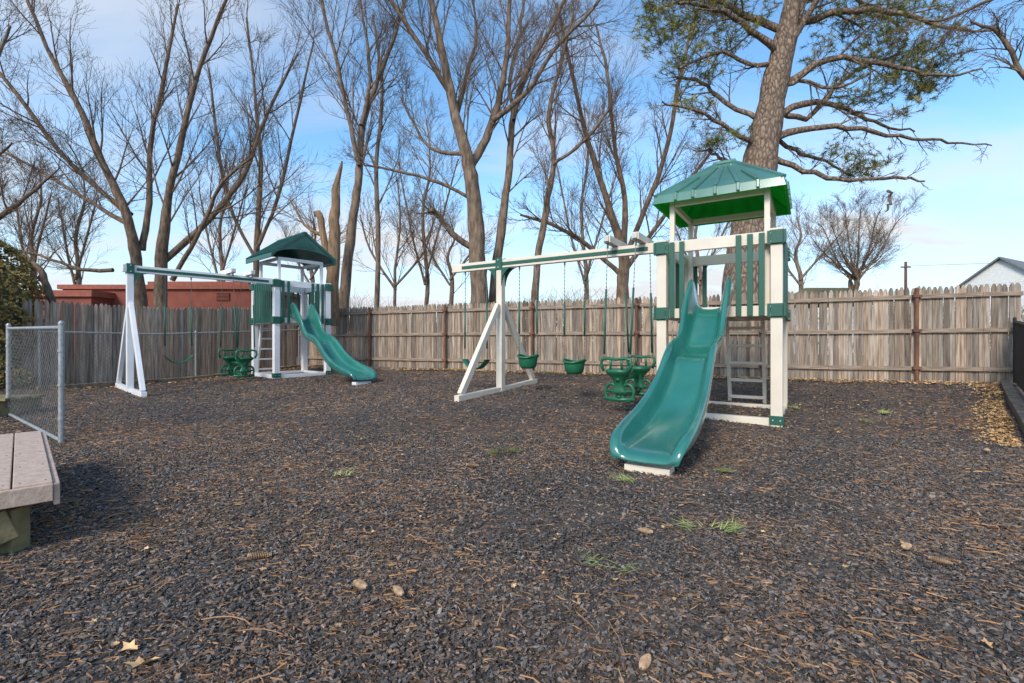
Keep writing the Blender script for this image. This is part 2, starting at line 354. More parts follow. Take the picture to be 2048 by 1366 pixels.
def glider(par,x,zt,zb):
    mb=MB()
    def ring(cx,cy,z,hx,hy,n=14):
        return [(cx+hx*math.copysign(abs(math.cos(a))**.7,math.cos(a)),cy+hy*math.copysign(abs(math.sin(a))**.7,math.sin(a)),z) for a in [2*math.pi*k/n for k in range(n)]]
    zh=zt-zb
    for sg in(-1,1):
        cy=sg*.42
        prof=[(.13,.12,.055),(.18,.10,.05),(.24,.075,.05),(.3,.065,.05),(.38,.09,.07),(.46,.155,.12),(.50,.175,.16),(.535,.175,.165),(.56,.15,.14)]
        mb.loft([ring(x,cy,zb+a*zh/.75,b_,c) for a,b_,c in prof])
        for k in(-1,1):
            pts=[(x+k*(.115+.085*math.cos(t)),cy,zb+.12*zh/.59+.115*math.sin(t)) for t in [2*math.pi*i/14 for i in range(15)]]
            mb.tube(pts,.022,8,cap=False)
        mb.tube([(x-.21,cy,zb+.035),(x,cy,zb+.02),(x+.21,cy,zb+.035)],.028,8)
        mb.tube([(x-.20,cy,zb+.14),(x,cy,zb+.13),(x+.20,cy,zb+.14)],.018,8)
        yy=cy+sg*.13
        pts=[(x-.17,yy,zb+.52*zh/.75),(x-.21,yy,zb+.62*zh/.75),(x-.20,yy,zt-.025),(x-.12,yy,zt-.005),(x,yy,zt-.02),(x+.12,yy,zt-.005),(x+.20,yy,zt-.025),(x+.21,yy,zb+.62*zh/.75),(x+.17,yy,zb+.52*zh/.75)]
        mb.tube(pts,.022,8)
        mb.tube([(x-.08,yy,zb+.55*zh/.75),(x-.07,yy,zt-.01)],.018,6); mb.tube([(x+.08,yy,zb+.55*zh/.75),(x+.07,yy,zt-.01)],.018,6)
    mb.tube([(x,-.5,zb+.30),(x,.5,zb+.30)],.03,8)
    mb.tube([(x,-.45,zb+.06),(x,.45,zb+.06)],.022,8)
    mb.obj('glider_seats',M_dgreen,par,smooth=True)

def chain(mbc,mbg,a,b_,gfrac=(.30,.86)):
    a=Vector(a);b_=Vector(b_); L=(b_-a).length; n=int(L/.028)
    pts=[a.lerp(b_,i/n) for i in range(n+1)]; rad=[.003 if i%2 else .0085 for i in range(n+1)]
    mbc.tube(pts,rad,4)
    mbg.tube([a.lerp(b_,gfrac[0]),a.lerp(b_,gfrac[1])],.015,8)

def bucket(mb,x,zs):
    n=20
    rings=[]
    for (z,hx,hy) in [(-.17,.05,.05),(-.165,.11,.10),(-.12,.145,.13),(-.05,.155,.145),(.02,.165,.15)]:
        rings.append([(x+hx*math.cos(a),hy*math.sin(a),zs+z) for a in [2*math.pi*k/n for k in range(n)]])
    n0=len(mb.v); mb.loft(rings,cap=False)
    mb.f.append(tuple(n0+k for k in range(n-1,-1,-1))); mb.c.append((1,1,1))
    mb.tube([(x+.17*math.cos(a),.155*math.sin(a),zs+.03+.02*math.cos(2*a)) for a in [2*math.pi*k/n for k in range(n+1)]],.018,6,cap=False)
    mb.tube([(x-.165,0,zs+.02),(x-.168,0,zs+.12)],.012,6); mb.tube([(x+.165,0,zs+.02),(x+.168,0,zs+.12)],.012,6)

def playset(loc,rz,M_p,style,af,over,swings,gl,ladx,S=1.38,zbase=0):
    par=empty('swing_set_with_slide',(loc[0],loc[1],zbase),rz)
    c,s_=math.cos(rz),math.sin(rz)
    def gl_(x,y): return g(loc[0]+c*x-s_*y,loc[1]+s_*x+c*y)-zbase
    DZ=1.45; TZ=2.41; pw=.13
    fr=MB(); gr=MB(); bl=MB()
    cor=[(0,0),(S,0),(0,S),(S,S)]
    for (x,y) in cor:
        fr.box((x,y,(TZ-.15)/2),(pw,pw,TZ+.15))
        fr.box((x,y,TZ+.012),(pw+.012,pw+.012,.024))
        sx=-1 if x==0 else 1; sy=-1 if y==0 else 1
        for z in(DZ-.02,TZ-.09):
            gr.box((x,y+sy*(pw/2+.008),z),(pw+.07,.02,.17)); gr.box((x+sx*(pw/2+.008),y,z),(.02,pw+.07,.17))
            gr.box((x+sx*.02,y+sy*.02,z),(pw+.03,pw+.03,.15))
            for dx in(-.055,.055):
                for dz in(-.05,.05):
                    bl.box((x+dx,y+sy*(pw/2+.02),z+dz),(.018,.012,.018)); bl.box((x+sx*(pw/2+.02),y+dx,z+dz),(.012,.018,.018))
        if sx>0 or sy<0:
            gr.box((x,y+sy*(pw/2+.006),.09),(pw+.03,.012,.11)); gr.box((x+sx*(pw/2+.006),y,.09),(.012,pw+.03,.11))
            for dx in(-.04,.04): bl.box((x+dx,y+sy*(pw/2+.014),.09),(.016,.01,.016))
    for y in(0,S):
        fr.box((S/2,y,.045),(S-pw,.10,.12)); fr.box((S/2,y,DZ-.02),(S-pw,.10,.13)); 
        fr.box((S/2,y,TZ-.075),(S-pw,.07,.15))
    for x in(0,S):
        fr.box((x,S/2,.045),(.10,S-pw,.12)); fr.box((x,S/2,DZ-.02),(.10,S-pw,.13)); fr.box((x,S/2,TZ-.075),(.07,S-pw,.13))
    for i in range(9):
        fr.box((S/2,.1+i*(S-.2)/8,DZ+.02),(S-.12,(S-.2)/8-.012,.03))
    for i in(.33,.66): fr.box((S*i,S/2,DZ-.055),(.04,S-.14,.09))
    def slatx(x,y,z0=DZ-.08,z1=TZ-.02): gr.box((x,y,(z0+z1)/2),(.065,.022,z1-z0))
    def slaty(x,y,z0=DZ-.08,z1=TZ-.02): gr.box((x,y,(z0+z1)/2),(.022,.065,z1-z0))
    for x in(.14,.27,S-.42,S-.29,S-.16): slatx(x,-.065)
    for i in range(9): slaty(S+.065,.16+i*(S-.32)/8)
    for i in range(9): slaty(-.065,.16+i*(S-.32)/8)
    for x in(.15,.29,S-.29,S-.15) : slatx(x,S+.065)
    for (x,y) in[(.11,.10),(S-.11,.10),(.11,S-.10),(S-.11,S-.10)]:
        fr.box((x,y,(DZ+2.98)/2+.03),(.065,.065,2.98-DZ-.05))
    for y in(.10,S-.10): fr.box((S/2,y,2.95),(S-.29,.05,.08))
    for x in(.11,S-.11): fr.box((x,S/2,2.95),(.05,S-.27,.08))
    hs=.80; cx=cy=S/2; ez=2.93; rf=MB(); un=MB()
    if style=='hip':
        top=ez+.12; ap=3.60; rl=.10
        E=[(cx-hs,cy-hs),(cx+hs,cy-hs),(cx+hs,cy+hs),(cx-hs,cy+hs)]
        lo=[(x,y,ez) for x,y in E]; k=.965
        md=[(cx+(x-cx)*k,cy+(y-cy)*k,top) for x,y in E]
        r=[(cx-rl,cy,ap),(cx+rl,cy,ap)]
        rf.add(lo+md+r,[(0,1,5,4),(1,2,6,5),(2,3,7,6),(3,0,4,7),(4,5,9,8),(5,6,9),(6,7,8,9),(7,4,8)])
        q=.955; lo2=[(cx+(x-cx)*q,cy+(y-cy)*q,ez+.004) for x,y in E]; md2=[(cx+(x-cx)*k*.955,cy+(y-cy)*k*.955,top-.02) for x,y in E]; r2=[(cx-rl,cy,ap-.035),(cx+rl,cy,ap-.035)]
        un.add(lo2+md2+r2,[(4,5,1,0),(5,6,2,1),(6,7,3,2),(7,4,0,3),(8,9,5,4),(9,6,5),(9,8,7,6),(8,4,7)])
        un.add(lo+lo2,[(0,4,5,1),(1,5,6,2),(2,6,7,3),(3,7,4,0)])
        mk=hs*k
        for a,b_ in((0,0),(1,1),(2,1),(3,0)): rf.beam(Vector(md[a])+Vector((0,0,-.01)),Vector(r[b_])+Vector((0,0,.0)),.06,.05)
        rf.beam((cx-rl-.05,cy,ap),(cx+rl+.05,cy,ap),.09,.05)
        for t in(-.62,-.34,0,.34,.62):
            for sg in(-1,1):
                x=t*mk; xt=x*.25
                f=.86 if abs(t)>.5 else .93
                a=Vector((cx+x,cy+sg*mk,top)); e_=Vector((cx+xt*.4,cy,ap)); b2=a.lerp(e_,f*(.55 if abs(t)>.5 else .85))
                rf.beam(a+Vector((0,0,.008)),b2+Vector((0,0,.008)),.05,.05)
                rf.beam((cx+x*1.03,cy+sg*(mk+.018),top-.0),(cx+x*1.03,cy+sg*(hs+.004),ez+.01),.045,.035)
                a=Vector((cx+sg*mk,cy+x,top)); e_=Vector((cx+sg*rl,cy,ap)); e_.y+=xt*.4; b2=a.lerp(e_,f*(.55 if abs(t)>.5 else .85))
                rf.beam(a+Vector((0,0,.008)),b2+Vector((0,0,.008)),.05,.05)
                rf.beam((cx+sg*(mk+.018),cy+x*1.03,top),(cx+sg*(hs+.004),cy+x*1.03,ez+.01),.045,.035)
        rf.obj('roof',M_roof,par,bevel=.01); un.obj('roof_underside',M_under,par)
    else:
        ap=3.62; sk=.10
        for sg in(-1,1):
            a=(cx+sg*hs,cy-hs,ez+sk);b2=(cx+sg*hs,cy+hs,ez+sk);c2=(cx,cy+hs,ap);d2=(cx,cy-hs,ap)
            dn=lambda p,k=.03:(p[0],p[1],p[2]-k)
            rf.add([a,b2,c2,d2,dn(a),dn(b2),dn(c2),dn(d2)],[(0,1,2,3),(4,7,6,5),(0,4,5,1),(0,3,7,4),(1,5,6,2)])
            rf.beam((cx+sg*(hs+.01),cy-hs,ez+.05),(cx+sg*(hs+.01),cy+hs,ez+.05),.03,.11)
            for i in range(8):
                y=cy-hs+.03+i*(2*hs-.06)/7
                rf.beam((cx+sg*(hs+.02),y,ez+sk+.012),(cx+sg*.02,y,ap+.012),.04,.045)
        rf.beam((cx,cy-hs-.01,ap+.01),(cx,cy+hs+.01,ap+.01),.09,.05)
        for sg in(-1,1):
            y=cy+sg*(hs-.03); n=16; pts=[];low=[]
            for i in range(n+1):
                t=-1+2*i/n; pts.append((cx+t*hs*.99,ez+sk-.02+(ap-ez-sk)*(1-abs(t)))); low.append((cx+t*hs*.99,ez+.0+.27*math.sqrt(max(0,1-t*t))*1.0))
            V=[(x,y-.012,z) for x,z in pts]+[(x,y-.012,min(z,pz[1]-.01)) for (x,z),pz in zip(low,pts)]+[(x,y+.012,z) for x,z in pts]+[(x,y+.012,min(z,pz[1]-.01)) for (x,z),pz in zip(low,pts)]
            m_=n+1
            rf.add(V,[(i,i+1,m_+i+1,m_+i) for i in range(n)]+[(2*m_+i,3*m_+i,3*m_+i+1,2*m_+i+1) for i in range(n)]+[(m_+i,m_+i+1,3*m_+i+1,3*m_+i) for i in range(n)])
            for i in range(1,10):
                an=math.pi*i/10; p0=Vector((cx+.1*math.cos(an),y+sg*.018,ez+.28+.05*math.sin(an))); p1=Vector((cx+.27*math.cos(an),y+sg*.018,ez+.28+.20*math.sin(an)))
                rf.beam(p0,p1,.014,.022)
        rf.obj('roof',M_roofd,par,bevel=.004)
    lx0,lx1=ladx
    for x in(lx0,lx1): fr.beam((x,S+.42,gl_(x,S+.42)-.02),(x,S+.07,DZ+.02),.05,.09)
    for i in range(5):
        t=(i+.6)/5.3; fr.beam((lx0,S+.42-.35*t,DZ*t),(lx1,S+.42-.35*t,DZ*t),.09,.045)
    bz=TZ-.06; L=af+over
    fr.box((-L/2-.075,0,bz),(L-.02,.09,.14))
    fr.box((-L-.075,0,bz),(.03,.10,.15))
    for sg in(-1,1): gr.box((-L/2-.03,sg*.048,bz-.005),(L-.32,.012,.055))
    ga=gl_(-af,0); fr.box((-af,0,(TZ+.02+ga-.05)/2),(.11,.115,TZ+.02-ga+.05))
    gf=gl_(-af,-1.12); gb=gl_(-af,1.12)
    for sg,ge in((-1,gf),(1,gb)):
        fr.beam((-af,sg*.075,1.66),(-af,sg*1.08,ge+.10),.075,.10)
        fr.beam((-af,sg*.06,ga+.03),(-af,sg*1.18,ge+.05),.09,.09)
        gr.box((-af,sg*.062,bz+.0),(.125,.02,.20))
        for dz in(-.06,.06): bl.box((-af,sg*.078,bz+dz),(.02,.014,.02))
    for sg in((-1,1) if over>.1 else (1,)):
        n=10; A=[]
        for i in range(n+1):
            an=math.pi/2*i/n
            A.append((-af+sg*(.055+.24*(1-math.cos(an))),bz-.07-.30*(1-math.sin(an))))
        cornr=(-af+sg*.055,bz-.07)
        for yy in(-.052,.052):
            V=[(cornr[0],yy,cornr[1])]+[(x,yy,z) for x,z in A]
            V2=[(p[0],p[1]+.02*(-1 if yy<0 else 1),p[2]) for p in V]; k=len(V)
            gr.add(V+V2,[(0,i,i+1) for i in range(1,k-1)]+[(k,k+i+1,k+i) for i in range(1,k-1)]+[(i,i+1,k+i+1,k+i) for i in range(1,k-1)])
    ch=MB(); gs=MB(); belt=MB(); bk=MB()
    for kind,x,zs in swings:
        w=.17 if kind=='bucket' else .24
        for sg in(-1,1):
            chain(ch,gs,(x+sg*w*.95,0,bz-.08),(x+sg*w,0,zs+.12),(.42,.80) if kind=='bucket' else (.35,.88))
            ch.tube([(x+sg*w*.95,0,bz-.12),(x+sg*w*.95,0,bz-.06)],.014,6)
        if kind=='bucket': bucket(bk,x,zs)
        else:
            n=14; top=[]
            for i in range(n+1):
                t=-1+2*i/n; top.append((x+t*w,zs-.04+.16*(abs(t)**2.0)))
            V=[]
            for px,pz in top: V+= [(px,-.085,pz),(px,.085,pz),(px,.085,pz-.018),(px,-.085,pz-.018)]
            belt.add(V,[(4*i+a,4*i+(a+1)%4,4*i+4+(a+1)%4,4*i+4+a) for i in range(n) for a in range(4)])
    if gl:
        gx,zt,zb=gl
        for dx in(-.20,.20):
            fr.box((gx+dx,0,bz+.125),(.10,.74,.10))
            for sg in(-1,1):
                bl.box((gx+dx,sg*.385,bz+.125),(.07,.03,.07))
                chain(ch,gs,(gx+dx,sg*.33,bz+.07),(gx+dx*.9,sg*.52,zt-.03),(.40,.95))
                ch.tube([(gx+dx,sg*.33,bz+.08),(gx+dx,sg*.33,bz+.0)],.016,6)
        glider(par,gx,zt,zb)
    if bk.v: bk.obj('bucket_swing_seats',M_dgreen,par,smooth=True)
    if belt.v: belt.obj('belt_swing_seat',M_dgreen,par,smooth=True)
    ch.obj('swing_chains',M_chain,par); gs.obj('chain_sleeves',M_green,par,smooth=True)
    so=slide_mesh(par,0); so.location=(S/2-.06,-.07,0)
    fr.box((S/2-.06,-2.84,.025),(.36,.16,.07))
    fr.obj('frame',M_p,par,bevel=.005); gr.obj('green_slats_and_brackets',M_green,par,bevel=.003); bl.obj('bolts',M_bolt,par)
    return par
playset((2.08,6.56),math.atan2(-.532,.847),M_cream,'hip',2.68,.92,[('belt',-3.2,.62),('bucket',-2.15,.78),('bucket',-1.33,.72)],(-.47,.83,.24),(.62,1.12),zbase=0.0)
playset((-5.71,11.5),math.atan2(.75,.66),M_white,'gable',2.8,.03,[('belt',-1.99,.50)],(-.86,.72,.12),(.2,.66),S=1.30,zbase=.14)

# ------------------------------------------------------------------ fences
def picket_line(name,a,b_,facing,rails,posts):
    par=empty(name); mb=MB(); rl=MB(); po=MB()
    a=Vector((*a,0));b_=Vector((*b_,0)); d=(b_-a); L=d.length; d.normalize(); nrm=Vector((d.y,-d.x,0))
    if facing<0: nrm=-nrm
    w=.082; n=int(L/w); rd=random.Random(11)
    for i in range(n):
        p=a+d*(i+.5)*w; gz=g(p.x,p.y); hgt=1.83+rd.uniform(-.018,.018); ww=w*.5-rd.uniform(.002,.006)
        prof=[(-ww,0),(-ww,hgt-.075),(-ww*.72,hgt-.035),(-ww*.28,hgt),(ww*.28,hgt),(ww*.72,hgt-.035),(ww,hgt-.075),(ww,0)]
        off=rd.uniform(-.004,.004); tl=rd.uniform(-.008,.008)
        V=[]
        for s in(off,off-.02):
            for x,z in prof: q=p+d*(x+tl*z)+nrm*s; V.append((q.x,q.y,gz-.03+z))
        k=len(prof); c=rd.uniform(.58,1.22)*(.93+.1*math.sin(i*.11)); wm=rd.uniform(.93,1.07)
        if rd.random()<.08: c*=.6
        mb.add(V,[tuple(range(k)),tuple(range(2*k-1,k-1,-1))]+[(j,j+k,(j+1)%k+k,(j+1)%k) for j in range(k)],(c*wm,c,c/wm))
    mb.obj('pickets',M_picket,par,vcol=True)
    if rails:
        for z in(.28,.98,1.62):
            m_=int(L/2.35)
            for i in range(m_+1):
                t0=i*2.35; t1=min(L,t0+2.345)
                p=a+d*t0+nrm*.026; q=a+d*t1+nrm*.026
                rl.beam((p.x,p.y,g(p.x,p.y)+z),(q.x,q.y,g(q.x,q.y)+z),.045,.075)
        rl.obj('rails',M_rail,par)
        for X in posts:
            q=Vector((X,12.14-.425*X,0))+nrm*.085; gz=g(q.x,q.y)
            po.tube([(q.x,q.y,gz-.1),(q.x,q.y,gz+1.74)],.033,12)
            po.tube([(q.x,q.y,gz+1.74),(q.x,q.y,gz+1.78)],[.042,.02],12)
            for z in(.28,.98,1.62): po.beam((q.x-.06,q.y+.02,gz+z),(q.x+.06,q.y-.03,gz+z),.09,.05)
        po.obj('steel_posts',M_rust,par)
    return par
picket_line('wooden_fence',(-6.68,14.98),(8.95,12.14-.425*8.95),1,True,[-6.4,-4.12,-1.78,.53,2.87,5.22,7.57])
picket_line('wooden_fence',(-9.9,9.6),(-6.72,14.93),1,False,[])

def chainlink(name,a,b_,h,mw,mp_,posts,sp=.075,r=.0022,zoff=0,bottom=False,pr=.025):
    par=empty(name); mb=MB(); fr=MB()
    a=Vector((*a,0));b_=Vector((*b_,0)); d=b_-a; L=d.length; d.normalize()
    def P(s,z): q=a+d*s; return (q.x,q.y,g(q.x,q.y)+zoff+z)
    n=int((L+h)/sp)
    for i in range(n+1):
        s=i*sp
        for sg in(1,-1):
            s0,s1=(s-h,s) ; z0,z1=(.04,h)
            if sg<0: z0,z1=h,.04
            t0=max(0,(0-s0)/(s1-s0)); t1=min(1,(L-s0)/(s1-s0))
            if t1<=t0: continue
            pa=P(s0+(s1-s0)*t0,z0+(z1-z0)*t0); pb=P(s0+(s1-s0)*t1,z0+(z1-z0)*t1)
            mb.tube([pa,pb],r,4,cap=False)
    mb.obj('wire_mesh',mw,par)
    k=max(1,int(L/1.5)); fr.tube([P(L*i/k,h+.01) for i in range(k+1)],.02,10)
    if bottom: fr.tube([P(L*i/k,.03) for i in range(k+1)],.018,10)
    for s in posts:
        p=P(s,-.1);q=P(s,h+.05); fr.tube([p,q],pr,10); fr.tube([q,(q[0],q[1],q[2]+.03)],[pr*1.25,pr*.5],10)
        for z in(.25,.6,.95): qq=P(s,z); fr.tube([(qq[0],qq[1],qq[2]-.012),(qq[0],qq[1],qq[2]+.012)],pr*1.25,10)
    fr.obj('rails_and_posts',mp_,par,smooth=False)
chainlink('chain_link_gate',(-4.62,4.87),(-6.9,6.5),1.18,M_wire,M_galv,[0.0,2.75],sp=.092,r=.0016,bottom=True,pr=.025)
chainlink('chain_link_fence',(-9.55,9.6),(-6.5,14.6),1.13,M_wire,M_galv,[0,2.9,5.8],sp=.10,r=.0018)
chainlink('black_chain_link_fence',(8.80,8.32),(5.22,4.35),1.12,M_black,M_black,[.05,2.6,5.2],sp=.055,r=.0035)
mb=MB(); n=3
for i in range(n):
    t0=i/n;t1=(i+1)/n-.004; A=Vector((8.62,8.3));B=Vector((4.98,4.45)); p=A.lerp(B,t0);q=A.lerp(B,t1)
    mb.beam((p.x,p.y,g(p.x,p.y)+.04),(q.x,q.y,g(q.x,q.y)+.04),.13,.12)
mb.obj('timber_edging',M_edge,bevel=.008)
mb=MB()
for (p,q) in (((-9.2,9.2),(-7.9,11.6)),((-7.9,11.6),(-6.4,14.3)),((-6.3,14.45),(-3.0,13.1))):
    mb.beam((p[0],p[1],g(*p)+.03),(q[0],q[1],g(*q)+.03),.1,.1)
mb.obj('timber_edging',M_edge,bevel=.008)

# ------------------------------------------------------------------ deck steps (left)
par=empty('deck_steps')
A=Vector((-2.30,2.38,0)); B=Vector((-3.70,3.73,0)); d=(B-A).normalized(); nn=Vector((-.70,-.72,0)).normalized()
L=(B-A).length; bd=MB(); 
for i in range(6):
    w=.14; c=A+nn*(w*(i+.5)+i*.007)
    p=c; q=c+d*L
    bd.beam((p.x,p.y,.335),(q.x,q.y,.335),w,.032)
bd.beam((A-nn*.014+Vector((0,0,.285))),(B-nn*.014+Vector((0,0,.285))),.024,.11)
c0=A-d*.014; c1=c0+nn*.9; bd.beam((c0.x,c0.y,.30),(c1.x,c1.y,.30),.024,.085)
bd.obj('boards',M_deck,par,bevel=.004)
sc=MB()
for i in range(6):
    for t in(.06,.5,.94,1.4,1.86):
        for o in(-.045,.045):
            c=A+nn*(.14*(i+.5)+i*.007+o)+d*t; sc.tube([(c.x,c.y,.350),(c.x,c.y,.3525)],.004,8)
sc.obj('screws',M_black,par)
tb=MB()
for s in(.12,1.0,1.80):
    p=A+d*s+nn*.12; q=p+nn*.8
    tb.beam((p.x,p.y,.20),(q.x,q.y,.20),.05,.13)
p=A+d*.05+nn*.14; q=p+nn*.62
tb.beam((p.x,p.y,.17),(q.x,q.y,-.05),.05,.15)
tb.box((p.x+d.x*.06,p.y+d.y*.06,.09),(.09,.09,.28))
p=A+d*1.8+nn*.14; tb.box((p.x,p.y,.09),(.09,.09,.28))
tb.obj('timbers',M_timber,par,bevel=.006)
par=empty('wooden_steps'); tb=MB()
for i in range(3):
    tb.beam((-7.9,6.75-.17*i,.27),(-6.70-.03*i,6.75-.17*i,.27),.15,.035)
tb.beam((-7.9,6.85,.18),(-6.8,6.85,.18),.05,.14); tb.beam((-6.82,6.85,.17),(-6.9,6.2,.17),.05,.14)
tb.beam((-6.80,6.55,.12),(-7.15,5.95,-.04),.08,.12)
tb.obj('timbers',M_timber,par,bevel=.005)

# ------------------------------------------------------------------ trees
def rvec(rd): 
    while True:
        v=Vector((rd.uniform(-1,1),rd.uniform(-1,1),rd.uniform(-1,1)))
        if .05<v.length<1: return v.normalized()
def grow(mb,p,d,L,r,lev,maxlev,rd,up=.07,wig=.10,rmin=.006,kids=(5,4,4,3)):
    n=4 if lev<2 else 3
    pts=[p.copy()]; dirs=[d.copy()]; rad=[r]
    for i in range(n):
        d=(d+rvec(rd)*wig*(1.2+.5*lev)+Vector((0,0,up))).normalized(); p=p+d*(L/n); pts.append(p.copy()); dirs.append(d.copy()); rad.append(max(rmin*.5,r*(1-.75*(i+1)/n)))
    mb.tube(pts,rad,5 if r>.05 else (4 if r>.02 else 3),cap=False)
    if lev>=maxlev: return
    k=kids[min(lev,len(kids)-1)]
    for j in range(k):
        t=.18+.80*(j+rd.random())/k; f=t*n; i=min(n-1,int(f)); q=pts[i].lerp(pts[i+1],f-i); dd=dirs[i]
        ax=dd.cross(rvec(rd)); 
        if ax.length<1e-3: continue
        nd=Matrix.Rotation(rd.uniform(.32,.80),3,ax.normalized())@dd
        grow(mb,q,nd,L*rd.uniform(.42,.70)*(1.15-.4*t),max(rmin*(1-.12*lev),rad[i]*.55),lev+1,maxlev,rd,up,wig,rmin,kids)
def limb(mb,pts,radii,rd,nk,Lk,maxlev,up=.07,rmin=.006,t0=.25,n=10,kids=(5,4,4,3),jit=.04,ang=(.3,.75),rcap=.036):
    pts=[Vector(p) for p in pts]; out=[];ro=[]
    m_=len(pts)
    for i in range(m_-1):
        p0=pts[max(0,i-1)];p1=pts[i];p2=pts[i+1];p3=pts[min(m_-1,i+2)]
        for j in range(4):
            t=j/4
            q=.5*((2*p1)+(p2-p0)*t+(2*p0-5*p1+4*p2-p3)*t*t+(3*p1-p0-3*p2+p3)*t**3)
            out.append(q+rvec(rd)*jit*(1 if i+j else 0)); ro.append((radii[i]*(1-t)+radii[i+1]*t)*rd.uniform(.94,1.07))
    out.append(pts[-1]); ro.append(radii[-1])
    mb.tube(out,ro,n,cap=False)
    T=len(out)-1
    for k in range(nk):
        t=t0+(1-t0)*(k+rd.random())/nk; f=t*T; i=min(T-1,int(f)); q=out[i].lerp(out[i+1],f-i); dd=(out[i+1]-out[i]).normalized()
        ax=dd.cross(rvec(rd))
        if ax.length<1e-3: continue
        nd=Matrix.Rotation(rd.uniform(*ang),3,ax.normalized())@dd
        grow(mb,q,nd,Lk*rd.uniform(.6,1.15)*(1.25-.6*t),max(rmin*1.4,min(ro[i]*.42,rcap)),0,maxlev,rd,up,.10,rmin,kids)
RS=.70
class Tree:
    # limb nodes: (across, height, half-width[, depth]) in hundredths of the tree's own unit
    def __init__(s,name,cx,Y,seed,material,rmin=.006,rs=None): 
        s.Y=Y; s.u=Y/F; s.cx=cx; s.mb=MB(); s.rd=random.Random(seed); s.name=name; s.m=material; s.rmin=rmin; s.rs=rs or RS
    def L(s,nodes,nk=8,Lk=2.0,lev=2,dy=0,up=.09,t0=.2,n=8,kids=(5,5,3),jit=.02,ang=(.3,.75)):
        N=len(nodes); P=[];r=[]
        for i,nd in enumerate(nodes):
            x,y,w=nd[:3]; e=nd[3] if len(nd)>3 else dy*i/(N-1)
            P.append(((x-1024)*s.u, s.Y+e, H+(683-y)*s.u)); r.append(w*s.u*s.rs)
        limb(s.mb,P,r,s.rd,nk,Lk,lev,up,s.rmin,t0,n,kids,jit,ang); return P
    def done(s): return s.mb.obj(s.name,s.m,smooth=True)

T=Tree('bare_tree',285,17,1,M_bark)
T.L([(284,640,17),(282,560,15),(276,480,13),(260,410,11),(228,335,9),(190,230,7),(135,120,5),(100,20,4),(85,-60,2)],16,2.8,3,dy=-1.0,t0=.3,n=10)
T.L([(284,500,9),(288,400,8),(282,260,6),(300,120,5),(315,-30,3)],14,2.6,3,dy=1.0)
T.L([(322,640,17),(327,520,15),(345,400,10),(372,300,8),(400,200,6),(440,90,5),(500,-40,3)],15,2.8,3,dy=-.6)
T.L([(330,520,10),(410,430,8),(468,330,7),(500,210,5),(560,60,3)],13,2.6,3,dy=1.4)
T.L([(262,430,8),(170,340,6),(85,210,5),(5,80,3)],13,2.7,3,dy=-1.5)
T.L([(260,450,7),(160,395,5),(80,345,4),(-30,290,3)],11,2.3,3,dy=.6)
T.L([(345,560,7),(390,500,6),(440,420,5),(470,380,4),(540,330,3)],10,1.9,3,dy=-1)
T.L([(226,540,6),(170,540,5),(100,515,3),(40,500,2)],7,1.3,2,dy=-.5)
T.done()
T=Tree('bare_tree',510,20,2,M_bark)
T.L([(512,640,9),(510,480,8),(515,330,6),(500,180,4),(480,20,3)],15,2.6,3,dy=.5)
T.L([(512,500,5),(560,400,5),(600,250,4),(640,100,2)],10,2.2,3,dy=-.6)
T.L([(512,520,5),(450,400,5),(420,250,4),(400,120,2)],10,2.2,3,dy=.6)
T.done()
T=Tree('broken_tree_trunk',665,14,3,M_snag,rs=.85)
T.L([(662,650,17),(664,540,15),(668,440,12),(670,400,10),(684,322,2)],0,1,0,n=9,jit=.05)
T.L([(664,560,9),(648,480,8),(640,430,8),(628,428,7)],0,1,0,n=7)
T.L([(666,470,7),(676,400,6),(676,345,1)],0,1,0,n=6)
T.L([(645,470,5),(610,450,3),(580,400,2)],5,1.2,2)
T.done()
T=Tree('bare_tree',690,15,4,M_bark2)
T.L([(684,650,17),(692,540,15),(705,430,13),(715,340,11),(722,240,9),(750,150,7),(790,40,5),(810,-60,3)],14,2.2,3,dy=.4,t0=.4)
T.L([(718,330,7),(700,230,6),(680,120,5),(650,0,3)],12,2.2,3,dy=-.8)
T.L([(722,250,6),(735,150,5),(720,40,4),(700,-60,2)],10,2.0,3,dy=.8)
T.done()
T=Tree('bare_tree',752,17,41,M_bark2)
T.L([(752,640,8),(756,480,7),(752,330,6),(765,180,5),(745,30,3)],14,2.2,3)
T.done()
T=Tree('bare_tree',790,30,42,M_bark2,.009)
T.L([(790,620,5),(790,540,4),(800,450,3),(795,360,2)],14,3.0,3,t0=.15)
T.L([(792,580,4),(740,500,3),(720,430,2)],8,2.5,2)
T.L([(792,570,4),(850,500,3),(870,420,2)],8,2.5,2)
T.done()
T=Tree('bare_tree',955,15,5,M_bark2,rs=.80)
T.L([(962,660,25),(957,560,22),(952,450,20),(944,370,18),(935,320,15),(912,240,12),(903,190,11),(880,80,8),(850,-60,6)],13,2.8,3,dy=-.5,t0=.5,n=12)
T.L([(905,195,7),(855,120,6),(800,45,5),(750,-30,3)],10,2.3,3,dy=-1.2)
T.L([(940,335,12),(972,270,11),(995,190,9),(1012,90,7),(1020,-50,5)],13,2.5,3,dy=1)
T.L([(985,240,7),(1050,195,6),(1105,115,5),(1180,45,4),(1230,-30,2)],11,2.1,3,dy=-.8)
T.L([(935,310,6),(860,290,4),(820,230,3),(790,170,2)],8,1.9,3,dy=.8)
T.L([(950,500,8),(905,470,7),(880,435,6),(862,432,5)],7,1.0,2,dy=-.6)
T.L([(945,400,5),(880,370,4),(800,350,3),(740,345,2)],8,1.6,2,dy=-.6)
T.L([(912,240,5),(930,150,5),(950,50,4),(940,-40,2)],9,1.9,3,dy=.8)
T.done()
T=Tree('bare_tree',1000,15.6,6,M_bark2)
